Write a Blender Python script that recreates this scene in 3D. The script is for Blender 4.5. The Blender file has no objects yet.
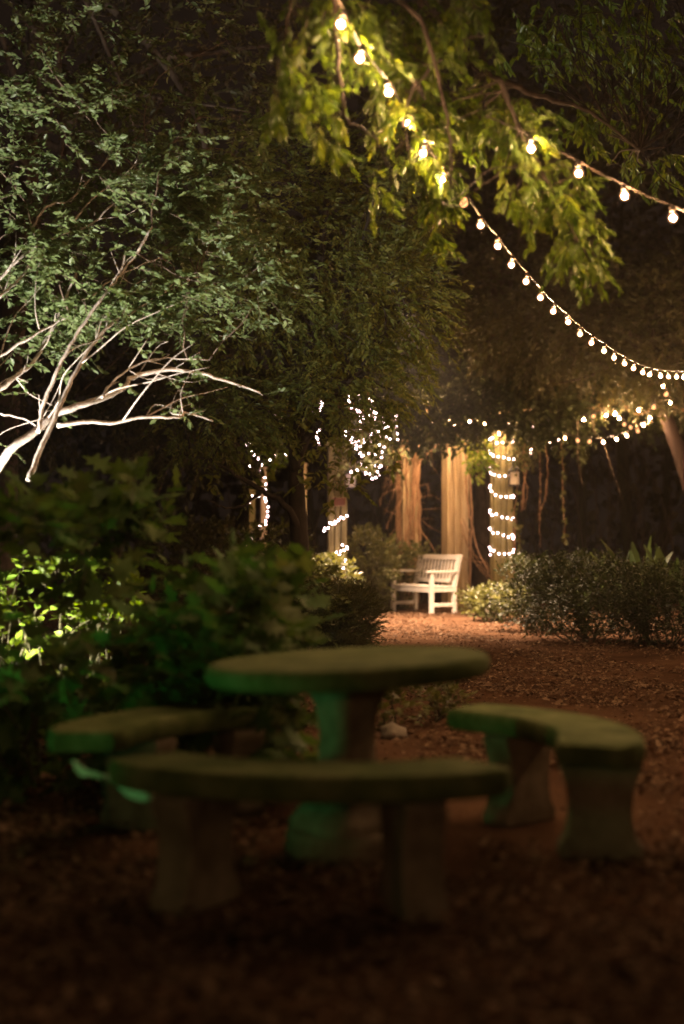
import bpy, math, random
import numpy as np
from mathutils import Vector, noise

rng = np.random.default_rng(7)
random.seed(7)
C = bpy.context.scene.collection
F = 1422.0          # focal length in pixels (50 mm on a 36 mm tall frame of 1024 px)
HZ = 540.0          # the horizon's row
EYE = 1.2           # camera height

def P(px, py, d):
    """the point of the place seen at pixel (px, py) at distance d"""
    return Vector(((px-342)*d/F, d, EYE-(py-HZ)*d/F))
def PA(px, py, d):
    px, py, d = np.broadcast_arrays(np.asarray(px, float), np.asarray(py, float), np.asarray(d, float))
    return np.stack([(px-342)*d/F, d, EYE-(py-HZ)*d/F], -1)

# ------------------------------------------------------------------ objects
WORLD = {}
def tag(o, label=None, cat=None, group=None, kind=None):
    if label: o['label'] = label
    if cat: o['category'] = cat
    if group: o['group'] = group
    if kind: o['kind'] = kind
    return o
def thing(name, label, cat, loc, group=None):
    o = bpy.data.objects.new(name, None); C.objects.link(o)
    o.location = loc; o.empty_display_size = .1; WORLD[o] = Vector(loc)
    return tag(o, label, cat, group)
def link(name, mesh, parent=None, loc=None):
    o = bpy.data.objects.new(name, mesh); C.objects.link(o)
    w = Vector(loc) if loc is not None else (WORLD[parent].copy() if parent else Vector((0, 0, 0)))
    WORLD[o] = w
    if parent: o.parent = parent; o.location = w-WORLD[parent]
    else: o.location = w
    return o

class MB:
    """collects vertices and faces in world space, links them as one mesh object"""
    def __init__(s): s.v = []; s.f = []; s.t = []; s.n = 0
    def add(s, v, f, tint=None):
        v = np.asarray(v, float).reshape(-1, 3)
        s.v.append(v)
        s.t.append(np.full(len(v), .5) if tint is None else np.asarray(tint, float))
        for a in (f if isinstance(f, list) and len(f) and isinstance(f[0], np.ndarray) and f[0].ndim == 2 else [f]):
            if isinstance(a, np.ndarray): s.f.append(a+s.n)
            else:
                by = {}
                for q in a: by.setdefault(len(q), []).append(q)
                for q in by.values(): s.f.append(np.array(q, int)+s.n)
        s.n += len(v)
        return s
    def build(s, name, mat, parent=None, loc=None, smooth=False, bevel=0):
        base = np.array(loc if loc is not None else (WORLD[parent] if parent else (0, 0, 0)))
        me = bpy.data.meshes.new(name)
        v = np.concatenate(s.v)-base
        tot = np.concatenate([np.full(len(a), a.shape[1]) for a in s.f])
        idx = np.concatenate([a.ravel() for a in s.f])
        me.vertices.add(len(v)); me.vertices.foreach_set('co', v.ravel().astype(np.float32))
        me.loops.add(len(idx)); me.loops.foreach_set('vertex_index', idx.astype(np.int32))
        me.polygons.add(len(tot))
        me.polygons.foreach_set('loop_start', np.concatenate([[0], np.cumsum(tot)[:-1]]).astype(np.int32))
        me.polygons.foreach_set('loop_total', tot.astype(np.int32))
        me.polygons.foreach_set('use_smooth', np.full(len(tot), smooth))
        at = me.attributes.new('tint', 'FLOAT', 'POINT'); at.data.foreach_set('value', np.concatenate(s.t).astype(np.float32))
        me.update(calc_edges=True); me.validate()
        me.materials.append(mat)
        o = link(name, me, parent, base)
        if bevel:
            m = o.modifiers.new('bevel', 'BEVEL'); m.width = bevel; m.segments = 3; m.limit_method = 'ANGLE'
        return o

def smooth_path(pts, n=4):
    p = np.asarray([list(q) for q in pts], float)
    if len(p) < 3 or n <= 1: return p
    q = np.vstack([2*p[0]-p[1], p, 2*p[-1]-p[-2]])
    out = []
    for i in range(1, len(q)-2):
        a, b, c, d = q[i-1], q[i], q[i+1], q[i+2]
        for t in np.arange(n)/n:
            out.append(.5*((2*b)+(-a+c)*t+(2*a-5*b+4*c-d)*t*t+(-a+3*b-3*c+d)*t**3))
    out.append(p[-1])
    return np.array(out)

def tube(mb, pts, r0, r1=None, n=6, tint=None, jit=0, cap=True):
    p = np.asarray(pts, float)
    if jit:
        p = p.copy(); p[1:-1] += rng.normal(0, jit, (len(p)-2, 3))
    m = len(p)
    r = np.linspace(r0, r0 if r1 is None else r1, m) if np.isscalar(r0) else np.asarray(r0, float)
    tg = np.gradient(p, axis=0); tg /= np.linalg.norm(tg, axis=1, keepdims=True)+1e-9
    ref = np.array([0, 0, 1.]) if abs(tg[:, 2]).mean() < .8 else np.array([1., 0, 0])
    u = np.cross(tg, ref); u /= np.linalg.norm(u, axis=1, keepdims=True)+1e-9
    w = np.cross(tg, u)
    a = np.arange(n)*2*math.pi/n
    v = p[:, None]+r[:, None, None]*(np.cos(a)[None, :, None]*u[:, None]+np.sin(a)[None, :, None]*w[:, None])
    i = np.arange(m-1)[:, None]*n; j = np.arange(n)[None]; k = (j+1) % n
    f = np.stack(np.broadcast_arrays(i+j, i+k, i+n+k, i+n+j), -1).reshape(-1, 4)
    t = np.full(m*n, rng.random() if tint is None else tint)
    mb.add(v.reshape(-1, 3), f, t)
    if cap and n > 3:
        mb.f.append(np.array([list(range(n))[::-1]])+mb.n-m*n)
        mb.f.append(np.array([list(range(n))])+mb.n-n)

def box(mb, c, s, ax=None, tint=None):
    """box with centre c, full sizes s, axes ax (three columns)"""
    ax = np.eye(3) if ax is None else np.asarray(ax, float)
    g = np.array([[x, y, z] for x in (-.5, .5) for y in (-.5, .5) for z in (-.5, .5)])*np.asarray(s, float)
    v = g@ax.T+np.asarray(c, float)
    f = np.array([[0, 1, 3, 2], [4, 6, 7, 5], [0, 4, 5, 1], [2, 3, 7, 6], [0, 2, 6, 4], [1, 5, 7, 3]])
    mb.add(v, f, None if tint is None else np.full(8, tint))

def lathe(mb, prof, c=(0, 0, 0), n=24, squash=None):
    prof = np.asarray(prof, float); m = len(prof)
    a = np.arange(n)*2*math.pi/n
    v = np.stack([prof[:, 0, None]*np.cos(a), prof[:, 0, None]*np.sin(a), np.repeat(prof[:, 1, None], n, 1)], -1).reshape(-1, 3)+np.asarray(c, float)
    i = np.arange(m-1)[:, None]*n; j = np.arange(n)[None]; k = (j+1) % n
    f = np.stack(np.broadcast_arrays(i+j, i+k, i+n+k, i+n+j), -1).reshape(-1, 4)
    s0 = mb.n
    mb.add(v, f)
    mb.f.append(np.array([list(range(n))[::-1]])+s0); mb.f.append(np.array([list(range((m-1)*n, m*n))])+s0)

# ------------------------------------------------------------------ materials
def nt(name):
    m = bpy.data.materials.new(name); m.use_nodes = True
    t = m.node_tree; t.nodes.clear()
    return m, t, t.nodes.new('ShaderNodeOutputMaterial')
def ramp(t, cols, pos=None):
    r = t.nodes.new('ShaderNodeValToRGB'); e = r.color_ramp.elements
    pos = pos or [i/(len(cols)-1) for i in range(len(cols))]
    while len(e) < len(cols): e.new(.5)
    for q, c, p in zip(e, cols, pos): q.position = p; q.color = (*c, 1)
    return r
def leaf_mat(name, cols, transl=.4, rough=.45, spec=.4):
    m, t, out = nt(name)
    at = t.nodes.new('ShaderNodeAttribute'); at.attribute_name = 'tint'
    r = ramp(t, cols); t.links.new(at.outputs['Fac'], r.inputs[0])
    p = t.nodes.new('ShaderNodeBsdfPrincipled'); p.inputs['Roughness'].default_value = rough
    p.inputs['Specular IOR Level'].default_value = spec
    tr = t.nodes.new('ShaderNodeBsdfTranslucent')
    hs = t.nodes.new('ShaderNodeHueSaturation'); hs.inputs['Saturation'].default_value = 1.15; hs.inputs['Value'].default_value = 1.5
    hs.inputs['Hue'].default_value = .485
    t.links.new(r.outputs[0], p.inputs['Base Color']); t.links.new(r.outputs[0], hs.inputs['Color']); t.links.new(hs.outputs[0], tr.inputs[0])
    mx = t.nodes.new('ShaderNodeMixShader'); mx.inputs[0].default_value = transl
    t.links.new(p.outputs[0], mx.inputs[1]); t.links.new(tr.outputs[0], mx.inputs[2]); t.links.new(mx.outputs[0], out.inputs[0])
    return m
def surf_mat(name, cols, scale=(8, 8, 8), rough=.8, bump=.3, bscale=None, detail=8, spec=.3, bdist=.01):
    m, t, out = nt(name)
    tc = t.nodes.new('ShaderNodeTexCoord'); mp = t.nodes.new('ShaderNodeMapping'); mp.inputs['Scale'].default_value = scale
    t.links.new(tc.outputs['Object'], mp.inputs[0])
    n = t.nodes.new('ShaderNodeTexNoise'); n.inputs['Scale'].default_value = 1; n.inputs['Detail'].default_value = detail; n.inputs['Roughness'].default_value = .65
    t.links.new(mp.outputs[0], n.inputs['Vector'])
    r = ramp(t, cols, [.3+.4*i/(len(cols)-1) for i in range(len(cols))]); t.links.new(n.outputs[0], r.inputs[0])
    p = t.nodes.new('ShaderNodeBsdfPrincipled'); p.inputs['Roughness'].default_value = rough; p.inputs['Specular IOR Level'].default_value = spec
    t.links.new(r.outputs[0], p.inputs['Base Color'])
    n2 = t.nodes.new('ShaderNodeTexNoise'); n2.inputs['Scale'].default_value = bscale or 3; n2.inputs['Detail'].default_value = 6
    t.links.new(mp.outputs[0], n2.inputs['Vector'])
    b = t.nodes.new('ShaderNodeBump'); b.inputs['Strength'].default_value = bump; b.inputs['Distance'].default_value = bdist
    t.links.new(n2.outputs[0], b.inputs['Height']); t.links.new(b.outputs[0], p.inputs['Normal'])
    t.links.new(p.outputs[0], out.inputs[0])
    return m
def emit_mat(name, col, strength):
    m, t, out = nt(name)
    e = t.nodes.new('ShaderNodeEmission'); e.inputs[0].default_value = (*col, 1); e.inputs[1].default_value = strength
    t.links.new(e.outputs[0], out.inputs[0])
    return m

def glow_mat(name, col, strength):
    # see-through bulb shell; its own emission stands in for the halo round the light
    m, t, out = nt(name)
    e = t.nodes.new('ShaderNodeEmission'); e.inputs[0].default_value = (*col, 1); e.inputs[1].default_value = strength
    tr = t.nodes.new('ShaderNodeBsdfTransparent'); a = t.nodes.new('ShaderNodeAddShader')
    t.links.new(e.outputs[0], a.inputs[0]); t.links.new(tr.outputs[0], a.inputs[1]); t.links.new(a.outputs[0], out.inputs[0])
    return m

M = dict(
    concrete=surf_mat('greenish weathered concrete', [(.05, .07, .024), (.10, .125, .042), (.18, .19, .085)], (7, 7, 7), .95, .6, 8, spec=.05, bdist=.006),  # greener tone, for tabletop and seats
    brownconcrete=surf_mat('bare brown concrete', [(.10, .078, .05), (.20, .16, .105), (.29, .24, .165)], (6, 6, 6), .95, .6, 8, spec=.05, bdist=.006),  # browner tone, for legs, pedestal and foot
    soil=surf_mat('soil', [(.032, .018, .011), (.07, .038, .022), (.105, .06, .034)], (.9, .9, .9), 1, .8, 22, spec=0, bdist=.03),
    litter=leaf_mat('fallen leaves', [(.062, .037, .024), (.135, .084, .052), (.235, .16, .10), (.105, .058, .034)], .1, .9, .05),
    whitepaint=surf_mat('white paint', [(.62, .58, .52), (.78, .75, .70)], (6, 6, 6), .5, .08, 5),
    postwood=surf_mat('old post wood', [(.22, .16, .085), (.42, .32, .185), (.55, .44, .28)], (22, 22, 1.6), .8, .4, 2),
    mosswood=surf_mat('mossy post wood', [(.13, .11, .045), (.25, .215, .09), (.34, .30, .145)], (20, 20, 1.4), .8, .4, 2),
    palebark=surf_mat('pale smooth bark', [(.22, .18, .15), (.46, .39, .34), (.60, .52, .46)], (26, 26, 10), .8, .6, 3),
    darkbark=surf_mat('dark bark', [(.05, .035, .025), (.10, .07, .05), (.16, .115, .085)], (14, 14, 4), .9, .6, 3),
    blackbark=surf_mat('near black bark', [(.012, .009, .006), (.025, .017, .011), (.04, .028, .02)], (14, 14, 4), .9, .6, 3),
    redbark=surf_mat('reddish bark', [(.018, .010, .008), (.034, .02, .015), (.05, .03, .022)], (10, 10, 3), .9, .5, 3),
    vine=surf_mat('dry vine stem', [(.16, .09, .05), (.30, .18, .10), (.40, .26, .15)], (25, 25, 6), .85, .3, 2),
    stem=surf_mat('green brown stem', [(.05, .045, .025), (.10, .085, .045)], (12, 12, 6), .8, .2, 2),
    stone=surf_mat('pale stone', [(.13, .11, .08), (.25, .21, .16)], (9, 9, 9), .9, .5, 4),
    metal=surf_mat('black metal', [(.015, .014, .013), (.03, .028, .026)], (10, 10, 10), .45, .05, 4, spec=.5),
    wire=surf_mat('cord', [(.02, .015, .011), (.04, .03, .022)], (10, 10, 10), .6, .05, 4),
    palewire=surf_mat('thin pale wire', [(.2, .18, .15), (.3, .27, .22)], (10, 10, 10), .5, .05, 4),
    plaque=surf_mat('brown plaque', [(.15, .06, .04), (.22, .09, .06)], (12, 12, 12), .6, .1, 4),
    frostglass=surf_mat('frosted pane', [(.55, .5, .42), (.7, .65, .55)], (8, 8, 8), .35, .05, 4, spec=.5),
    l_pale=leaf_mat('mint leaves', [(.05, .077, .027), (.094, .132, .046), (.145, .182, .07)], .3, .5),
    l_fine=leaf_mat('olive leaves', [(.055, .078, .016), (.11, .132, .028), (.175, .17, .04)], .45, .5),
    l_over=leaf_mat('yellow green leaves', [(.038, .07, .012), (.072, .114, .019), (.112, .138, .025)], .55, .4),
    l_dark=leaf_mat('dark leaves', [(.03, .036, .012), (.058, .06, .019), (.092, .082, .029)], .3, .5),
    l_hyd=leaf_mat('lobed leaves', [(.027, .060, .014), (.048, .096, .022), (.074, .12, .032), (.105, .115, .04)], .35, .65, .15),
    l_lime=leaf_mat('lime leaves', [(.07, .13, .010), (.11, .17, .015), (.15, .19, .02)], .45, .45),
    l_bush=leaf_mat('bush leaves', [(.02, .028, .010), (.036, .047, .016), (.062, .066, .025)], .2, .5, .2),
    l_strap=leaf_mat('broad blades', [(.016, .028, .010), (.028, .045, .014), (.042, .056, .02)], .3, .4),
    l_greenlit=leaf_mat('pale green lit strip', [(.16, .28, .17), (.30, .46, .33)], .3, .5),  # teal light put into the strip's colour
    l_ivy=leaf_mat('ivy leaves', [(.05, .06, .018), (.09, .10, .03), (.14, .14, .05)], .35, .45),
    bulb=emit_mat('lit filament glow', (1, .54, .25), 2500),
    shell=glow_mat('bulb glass with halo glow', (1, .46, .22), .7),
    fshell=glow_mat('fairy glass with halo glow', (1, .55, .50), .8),
    bulbsoft=emit_mat('softer filament glow', (1, .50, .21), 1500), bulbhot=emit_mat('hotter filament glow', (1, .60, .31), 3600),
    bulbdim=emit_mat('half lit warm bulb', (1, .42, .16), 2.2),
    fairy=emit_mat('lit fairy bulb', (1, .70, .72), 60),
    fairywarm=emit_mat('lit warm fairy bulb', (1, .60, .45), 60),
    lens=emit_mat('lit lamp lens', (1, .92, .80), 60),
    lensgreen=emit_mat('lit green lens', (.08, 1, .30), 20),
)

# ------------------------------------------------------------------ leaves
T_LANCE = (np.array([[0, 0, 0], [.35, .5, .06], [.35, -.5, .06], [.7, .36, .05], [.7, -.36, .05], [1, 0, -.04], [.5, 0, -.02]]),
           np.array([[0, 6, 1], [0, 2, 6], [1, 6, 3], [2, 4, 6], [3, 6, 5], [4, 5, 6]]))
T_OVAL = (np.array([[0, 0, 0], [.45, .5, .05], [1, 0, -.05], [.45, -.5, .05]]), np.array([[0, 2, 1], [0, 3, 2]]))
_l = [(0, 0), (.12, .10), (.02, .36), (.27, .20), (.30, .56), (.48, .17), (.66, .40), (.70, .13), (1, 0)]
_l = _l+[(x, -y) for x, y in _l[-2:0:-1]]
T_LOBE = (np.array([[x, y, .10*abs(y)-.12*x*x] for x, y in _l]+[[.42, 0, -.02]]),
          np.array([[len(_l), i, (i+1) % len(_l)] for i in range(len(_l))]))
T_CURL = (np.array([[0, 0, .0], [.5, .45, .22], [1, 0, .08], [.5, -.45, .15], [.5, 0, .02]]), np.array([[0, 4, 1], [1, 4, 2], [0, 3, 4], [3, 2, 4]]))

def unit(a): return a/(np.linalg.norm(a, axis=-1, keepdims=True)+1e-9)
def leaves(mb, pos, dr, nor, size, tpl, width=.5, tint=None):
    tv, tf = tpl
    n = len(pos)
    x = unit(dr); z = unit(nor-x*(nor*x).sum(-1, keepdims=True)); y = np.cross(z, x)
    s = np.broadcast_to(size, (n,))[:, None, None]
    w = np.broadcast_to(width, (n,))[:, None, None]
    v = pos[:, None]+s*(tv[None, :, 0:1]*x[:, None]+w*tv[None, :, 1:2]*y[:, None]+tv[None, :, 2:3]*z[:, None])
    f = (tf[None]+(np.arange(n)*len(tv))[:, None, None]).reshape(-1, tf.shape[1])
    t = rng.random(n) if tint is None else tint
    mb.add(v.reshape(-1, 3), f, np.repeat(t, len(tv)))

UP = np.array([0, 0, 1.])
def sprays(lf, tw, base, dr, length, m, lsize, tpl, width=.5, ang=55, droop=.15, flat=.35, twr=.003, clump=None, hang=0):
    """a twig at each base point with m leaves in two ranks"""
    n = len(base)
    D = unit(dr); L = np.broadcast_to(length, (n,))[:, None]
    S = unit(np.cross(D, UP)+rng.normal(0, .15, (n, 3)))
    ends = base+D*L-UP*L*droop
    tl = rng.random(n) if clump is None else clump
    for j in range(m):
        t = (.15+.85*(j+rng.random(n)*.6)/m)[:, None]
        side = 1 if j % 2 else -1
        a = math.radians(ang)*(1.25-.8*t)
        p = base+D*L*t-UP*L*droop*t*t
        ld = D*np.cos(a)+side*S*np.sin(a)+rng.normal(0, .22, (n, 3))-UP*hang
        nn = UP+rng.normal(0, flat, (n, 3))
        leaves(lf, p, ld, nn, lsize*(.65+.6*rng.random(n)), tpl, width, np.clip(tl*.6+.4*rng.random(n), 0, 1))
    if tw is not None:
        mid = base+D*L*.55-UP*L*droop*.3
        for q in range(n): pass
        # three-sided twigs in one go
        a = np.arange(3)*2.094
        u = unit(np.cross(D, np.array([.3, .2, 1.]))); w = np.cross(D, u)
        ring = (np.cos(a)[None, :, None]*u[:, None]+np.sin(a)[None, :, None]*w[:, None])
        v = np.concatenate([base[:, None]+ring*twr, mid[:, None]+ring*twr*.7, ends[:, None]+ring*twr*.3], 1)
        q = []
        for r in (0, 3):
            for k in range(3): q.append([r+k, r+(k+1) % 3, r+3+(k+1) % 3, r+3+k])
        q = np.array(q)
        f = (q[None]+(np.arange(n)*9)[:, None, None]).reshape(-1, 4)
        tw.add(v.reshape(-1, 3), f, np.repeat(rng.random(n), 9))
    return ends

def blob_points(n, ells, gap=.0, gs=1.0, shell=.5, seed=0):
    """points through a union of ellipsoids (centre, radii, weight), denser to the outside, with noise gaps"""
    out, owner = [], []
    w = np.array([e[2] for e in ells], float); w /= w.sum()
    guard = 0
    while len(out) < n and guard < 60:
        guard += 1
        k = rng.choice(len(ells), n, p=w)
        d = unit(rng.normal(size=(n, 3))); r = rng.random(n)**(1/3)
        r = np.where(rng.random(n) < shell, .72+.28*r, r)
        c = np.array([list(ells[i][0]) for i in k]); s = np.array([list(ells[i][1]) for i in k])
        p = c+d*r[:, None]*s
        for i in range(n):
            if p[i, 2] < .03: continue
            g = noise.noise(Vector((p[i]/gs+seed*7.3).tolist()))
            if g > gap-.05+.1*random.random() - .0 if gap else False:
                continue
            out.append(p[i]); owner.append(p[i]-c[i])
            if len(out) >= n: break
    return np.array(out), np.array(owner)

def limb(mb, a, b, r0, r1, sag=.15, n=6, bend=.12):
    a = np.array(list(a)); b = np.array(list(b)); L = np.linalg.norm(b-a)
    k = 5
    pts = [a+(b-a)*i/k for i in range(k+1)]
    o = rng.normal(0, bend*L, 3)
    for i in range(1, k): pts[i] = pts[i]+UP*sag*L*math.sin(math.pi*i/k)+o*math.sin(math.pi*i/k)+rng.normal(0, .02*L, 3)
    p = smooth_path(pts, 4)
    tube(mb, p, np.linspace(r0, r1, len(p)), n=n)
    return p

def bush(name, label, cat, cx, cy, rx, ry, h, n, mat, lsize, tpl=T_OVAL, width=.55, m=5, group=None, gap=.25, gs=.35, tw_len=.16, z0=0, lobes=5, hang=0.0, flat=.5, stems=14, stemmat='stem', thin=None):
    t = thing(name, label, cat, (cx, cy, z0), group)
    ells = [((cx, cy, z0+h*.48), (rx*.85, ry*.85, h*.5), 2.0)]
    for i in range(lobes):
        a = 2*math.pi*i/lobes+rng.random()*.8
        q = .45+.3*rng.random()
        s = .4+.25*rng.random()
        ells.append(((cx+math.cos(a)*rx*.62, cy+math.sin(a)*ry*.62, z0+h*q), (rx*s, ry*s, h*(.98-q) if q > .55 else h*s*.8), .8))
    p, o = blob_points(n, ells, gap, gs, .6, seed=rng.random()*5)
    if thin:
        a, b_, c_, d_ = thin; px = 342+p[:, 0]*F/p[:, 1]; py = HZ-(p[:, 2]-EYE)*F/p[:, 1]
        k = ~((px > a) & (px < b_) & (py > c_) & (py < d_) & (rng.random(len(p)) < .86)); p, o = p[k], o[k]
    lf, tw = MB(), MB()
    dr = unit(o)*.8+UP*.5+rng.normal(0, .45, p.shape)
    sprays(lf, tw, p, dr, tw_len*(.6+.7*rng.random(len(p))), m, lsize, tpl, width, 60, .2, flat, .0025, hang=hang)
    for i in range(stems):
        e = p[rng.integers(len(p))]
        limb(tw, (cx+rng.normal(0, rx*.12), cy+rng.normal(0, ry*.12), z0-.02), e, .012, .004, -.05, 4)
    lf.build('foliage', M[mat], t); tw.build('stem', M[stemmat], t, smooth=True)
    return t

# ------------------------------------------------------------------ camera, sky, sun
cam = bpy.data.cameras.new('camera'); co = bpy.data.objects.new('camera', cam); C.objects.link(co)
co.location = (0, 0, EYE); co.rotation_euler = (math.radians(90), 0, 0)
cam.sensor_fit = 'VERTICAL'; cam.sensor_height = 36; cam.sensor_width = 24; cam.lens = 50
cam.shift_y = (HZ-512)/1024
cam.clip_start = .05; cam.clip_end = 500
cam.dof.use_dof = True; cam.dof.focus_distance = 12.8; cam.dof.aperture_fstop = .98
sc = bpy.context.scene; sc.camera = co

w = bpy.data.worlds.new('World'); sc.world = w; w.use_nodes = True
t = w.node_tree; t.nodes.clear()
out = t.nodes.new('ShaderNodeOutputWorld')
sky = t.nodes.new('ShaderNodeTexSky'); sky.sky_type = 'NISHITA'; sky.sun_disc = False
sky.sun_elevation = math.radians(-6); sky.sun_rotation = math.radians(150)
b1 = t.nodes.new('ShaderNodeBackground'); b1.inputs[1].default_value = .05
b2 = t.nodes.new('ShaderNodeBackground'); b2.inputs[0].default_value = (1, .62, .42, 1); b2.inputs[1].default_value = .0095   # the town's glow
ad = t.nodes.new('ShaderNodeAddShader')
t.links.new(sky.outputs[0], b1.inputs[0]); t.links.new(b1.outputs[0], ad.inputs[0]); t.links.new(b2.outputs[0], ad.inputs[1]); t.links.new(ad.outputs[0], out.inputs[0])
sc.view_settings.view_transform = 'Standard'; sc.view_settings.look = 'None'; sc.view_settings.exposure = 0; sc.view_settings.gamma = 1
try:
    sc.cycles.use_denoising = True; sc.cycles.max_bounces = 6; sc.cycles.diffuse_bounces = 3; sc.cycles.transparent_max_bounces = 4
    sc.cycles.sample_clamp_indirect = 4; sc.cycles.use_light_tree = True
except Exception: pass

# ------------------------------------------------------------------ ground
g = MB()
N = 80
xs = np.linspace(-60, 60, N); ys = np.linspace(-15, 75, N)
X, Y = np.meshgrid(xs, ys, indexing='ij')
i = np.arange(N-1)[:, None]*N; j = np.arange(N-1)[None]
f = np.stack(np.broadcast_arrays(i+j, i+N+j, i+N+j+1, i+j+1), -1).reshape(-1, 4)
g.add(np.stack([X, Y, np.zeros_like(X)], -1).reshape(-1, 3), f)
tag(g.build('ground', M['soil']), 'bare brown earth under the fallen leaves', kind='structure')

n = 105000
d = 3.0+22*rng.random(n)**1.25
hx = np.clip(.24*d+.7, 0, 7)
x = -hx*1.0+2.1*hx*rng.random(n)
x += .25*np.sin(d*3+x*5)*rng.random(n)
pos = np.stack([x, d, .004+.03*rng.random(n)**2], -1)
k = np.array([noise.noise(Vector((q[0]*.8, q[1]*.55, 3.1)))+.5*noise.noise(Vector((q[0]*2.6, q[1]*1.8, 9.0))) for q in pos])
pos = pos[k+rng.normal(0, .22, n) > -.12]; n = len(pos)      # drifts and trodden bare patches
a = rng.random(n)*6.283
big = (rng.random(n) < .07)*.04*rng.random(n)
lm = MB()
leaves(lm, pos, np.stack([np.cos(a), np.sin(a), rng.normal(0, .25, n)], -1), UP+rng.normal(0, .35, (n, 3)), .020+.034*rng.random(n)**1.5+big, T_CURL, .55+.4*rng.random(n))
tag(lm.build('leaf_litter', M['litter']), 'dry brown fallen leaves strewn over the path and earth', 'fallen leaves', kind='stuff')

# ------------------------------------------------------------------ concrete table and curved benches
TC = np.array([.02, 5.45])
tilt = math.radians(2.6)
def table():
    t = thing('garden_table', 'round concrete pedestal table with thick rim among curved benches', 'table', (TC[0], TC[1], 0))
    m = MB(); R = .545; th = .078
    prof = []
    for k in range(9):
        a = -math.pi/2+math.pi*k/8
        prof.append((R-.03+.03*math.cos(a), .71+math.sin(a)*th/2))
    prof = [(.02, .71-th/2)]+prof+[(.02, .71+th/2)]
    lathe(m, prof, (0, 0, 0), 64)
    v = m.v[0]; z = v[:, 2]+v[:, 0]*math.tan(tilt); m.v[0] = np.stack([v[:, 0]+TC[0], v[:, 1]+TC[1], z], -1)
    m.build('tabletop', M['concrete'], t, smooth=False)
    # pedestal: four-lobed scroll column swept from collar to foot
    p = MB(); n = 40
    pr = [(.205, .10), (.20, .14), (.165, .18), (.128, .26), (.104, .36), (.098, .46), (.11, .55), (.14, .62), (.19, .66), (.20, .672)]
    rr = np.array(pr)[::1]
    a = np.arange(n)*2*math.pi/n
    sm = smooth_path([(r, z, 0) for r, z in pr], 3)
    lob = 1+.10*np.cos(4*a+.6)
    v = np.stack([sm[:, 0, None]*np.cos(a)*lob, sm[:, 0, None]*np.sin(a)*lob, np.repeat(sm[:, 1, None], n, 1)], -1).reshape(-1, 3)+np.array([TC[0], TC[1], 0])
    i = np.arange(len(sm)-1)[:, None]*n; j = np.arange(n)[None]; k = (j+1) % n
    p.add(v, np.stack(np.broadcast_arrays(i+j, i+k, i+n+k, i+n+j), -1).reshape(-1, 4))
    p.build('pedestal', M['brownconcrete'], t, smooth=True)
    f = MB(); lathe(f, [(.225, 0), (.235, .01), (.235, .075), (.22, .1)], (TC[0], TC[1], 0), 40)
    f.build('foot', M['brownconcrete'], t)
table()

def curved_bench(label, mid, group='curved concrete benches round the table', span=40, legs=(-23, 23), R0=.745, R1=1.075, off=(0, 0)):
    TC = globals()['TC']+np.array(off)
    cx = TC[0]+math.cos(math.radians(mid))*.9; cy = TC[1]+math.sin(math.radians(mid))*.9
    t = thing('curved_bench', label, 'bench', (cx, cy, 0), group)
    m = MB(); K = 30; zt, th = .47, .088
    # cross section (radius, z), rounded edges
    cs = []
    for r, s in ((R1, 1), (R0, -1)):
        for q in range(7):
            a = -math.pi/2+math.pi*q/6
            cs.append((r-s*.022+s*.022*math.cos(a), zt-th/2+(math.sin(a) if s > 0 else -math.sin(a))*th/2))
    cs = np.array(cs); n = len(cs)
    V = []
    angs = np.linspace(mid-span, mid+span, K)
    for q, a in enumerate(angs):
        e = min(q, K-1-q); k = 1-(.30 if e == 0 else .10 if e == 1 else .03 if e == 2 else 0)   # rounded ends
        r = (R0+R1)/2+(cs[:, 0]-(R0+R1)/2)*k
        zz = zt-th/2+(cs[:, 1]-(zt-th/2))*(.8 if e == 0 else 1)
        V.append(np.stack([TC[0]+r*math.cos(math.radians(a)), TC[1]+r*math.sin(math.radians(a)), zz], -1))
    i = np.arange(K-1)[:, None]*n; j = np.arange(n)[None]; k = (j+1) % n
    m.add(np.concatenate(V), np.stack(np.broadcast_arrays(i+j, i+n+j, i+n+k, i+k), -1).reshape(-1, 4))
    m.f.append(np.array([list(range(n))])); m.f.append(np.array([list(range((K-1)*n, K*n))[::-1]]))
    m.build('seat', M['concrete'], t)
    for la in legs:
        a = math.radians(mid+la); er = np.array([math.cos(a), math.sin(a), 0]); et = np.array([-math.sin(a), math.cos(a), 0])
        # scroll outline in the radial plane
        half = [(.150, 0), (.158, .02), (.155, .05), (.135, .075), (.122, .12), (.116, .18), (.120, .24), (.135, .30), (.150, .335), (.155, .36), (.145, .381)]
        half = [tuple(q[:2]) for q in smooth_path([(x, z, 0) for x, z in half], 2)]
        ol = [(x, z) for x, z in half]+[(-x, z) for x, z in half[::-1]]
        lg = MB(); n2 = len(ol); c = np.array([TC[0], TC[1], 0])+er*.91
        v = [c+er*x+UP*z+et*y for y in (-.07, .07) for x, z in ol]
        fs = [[q, (q+1) % n2, n2+(q+1) % n2, n2+q] for q in range(n2)]
        # caps as strips
        for q in range(n2//2-1):
            fs.append([q+1, q, n2-1-q, n2-2-q]); fs.append([n2+q, n2+q+1, n2+n2-2-q, n2+n2-1-q])
        lg.add(v, fs)
        lg.build('leg', M['brownconcrete'], t, bevel=.012)
    return t
curved_bench('curved concrete bench in front of the table, nearest the camera', 262, off=(-.03, 0), span=41)
curved_bench('curved concrete bench left of the table, its rounded end tinted green', 142, off=(-.10, .02), legs=(-27, 6))
curved_bench('curved concrete bench right of the table beside the leafy path', 18, off=(.05, .02), span=43)

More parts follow.
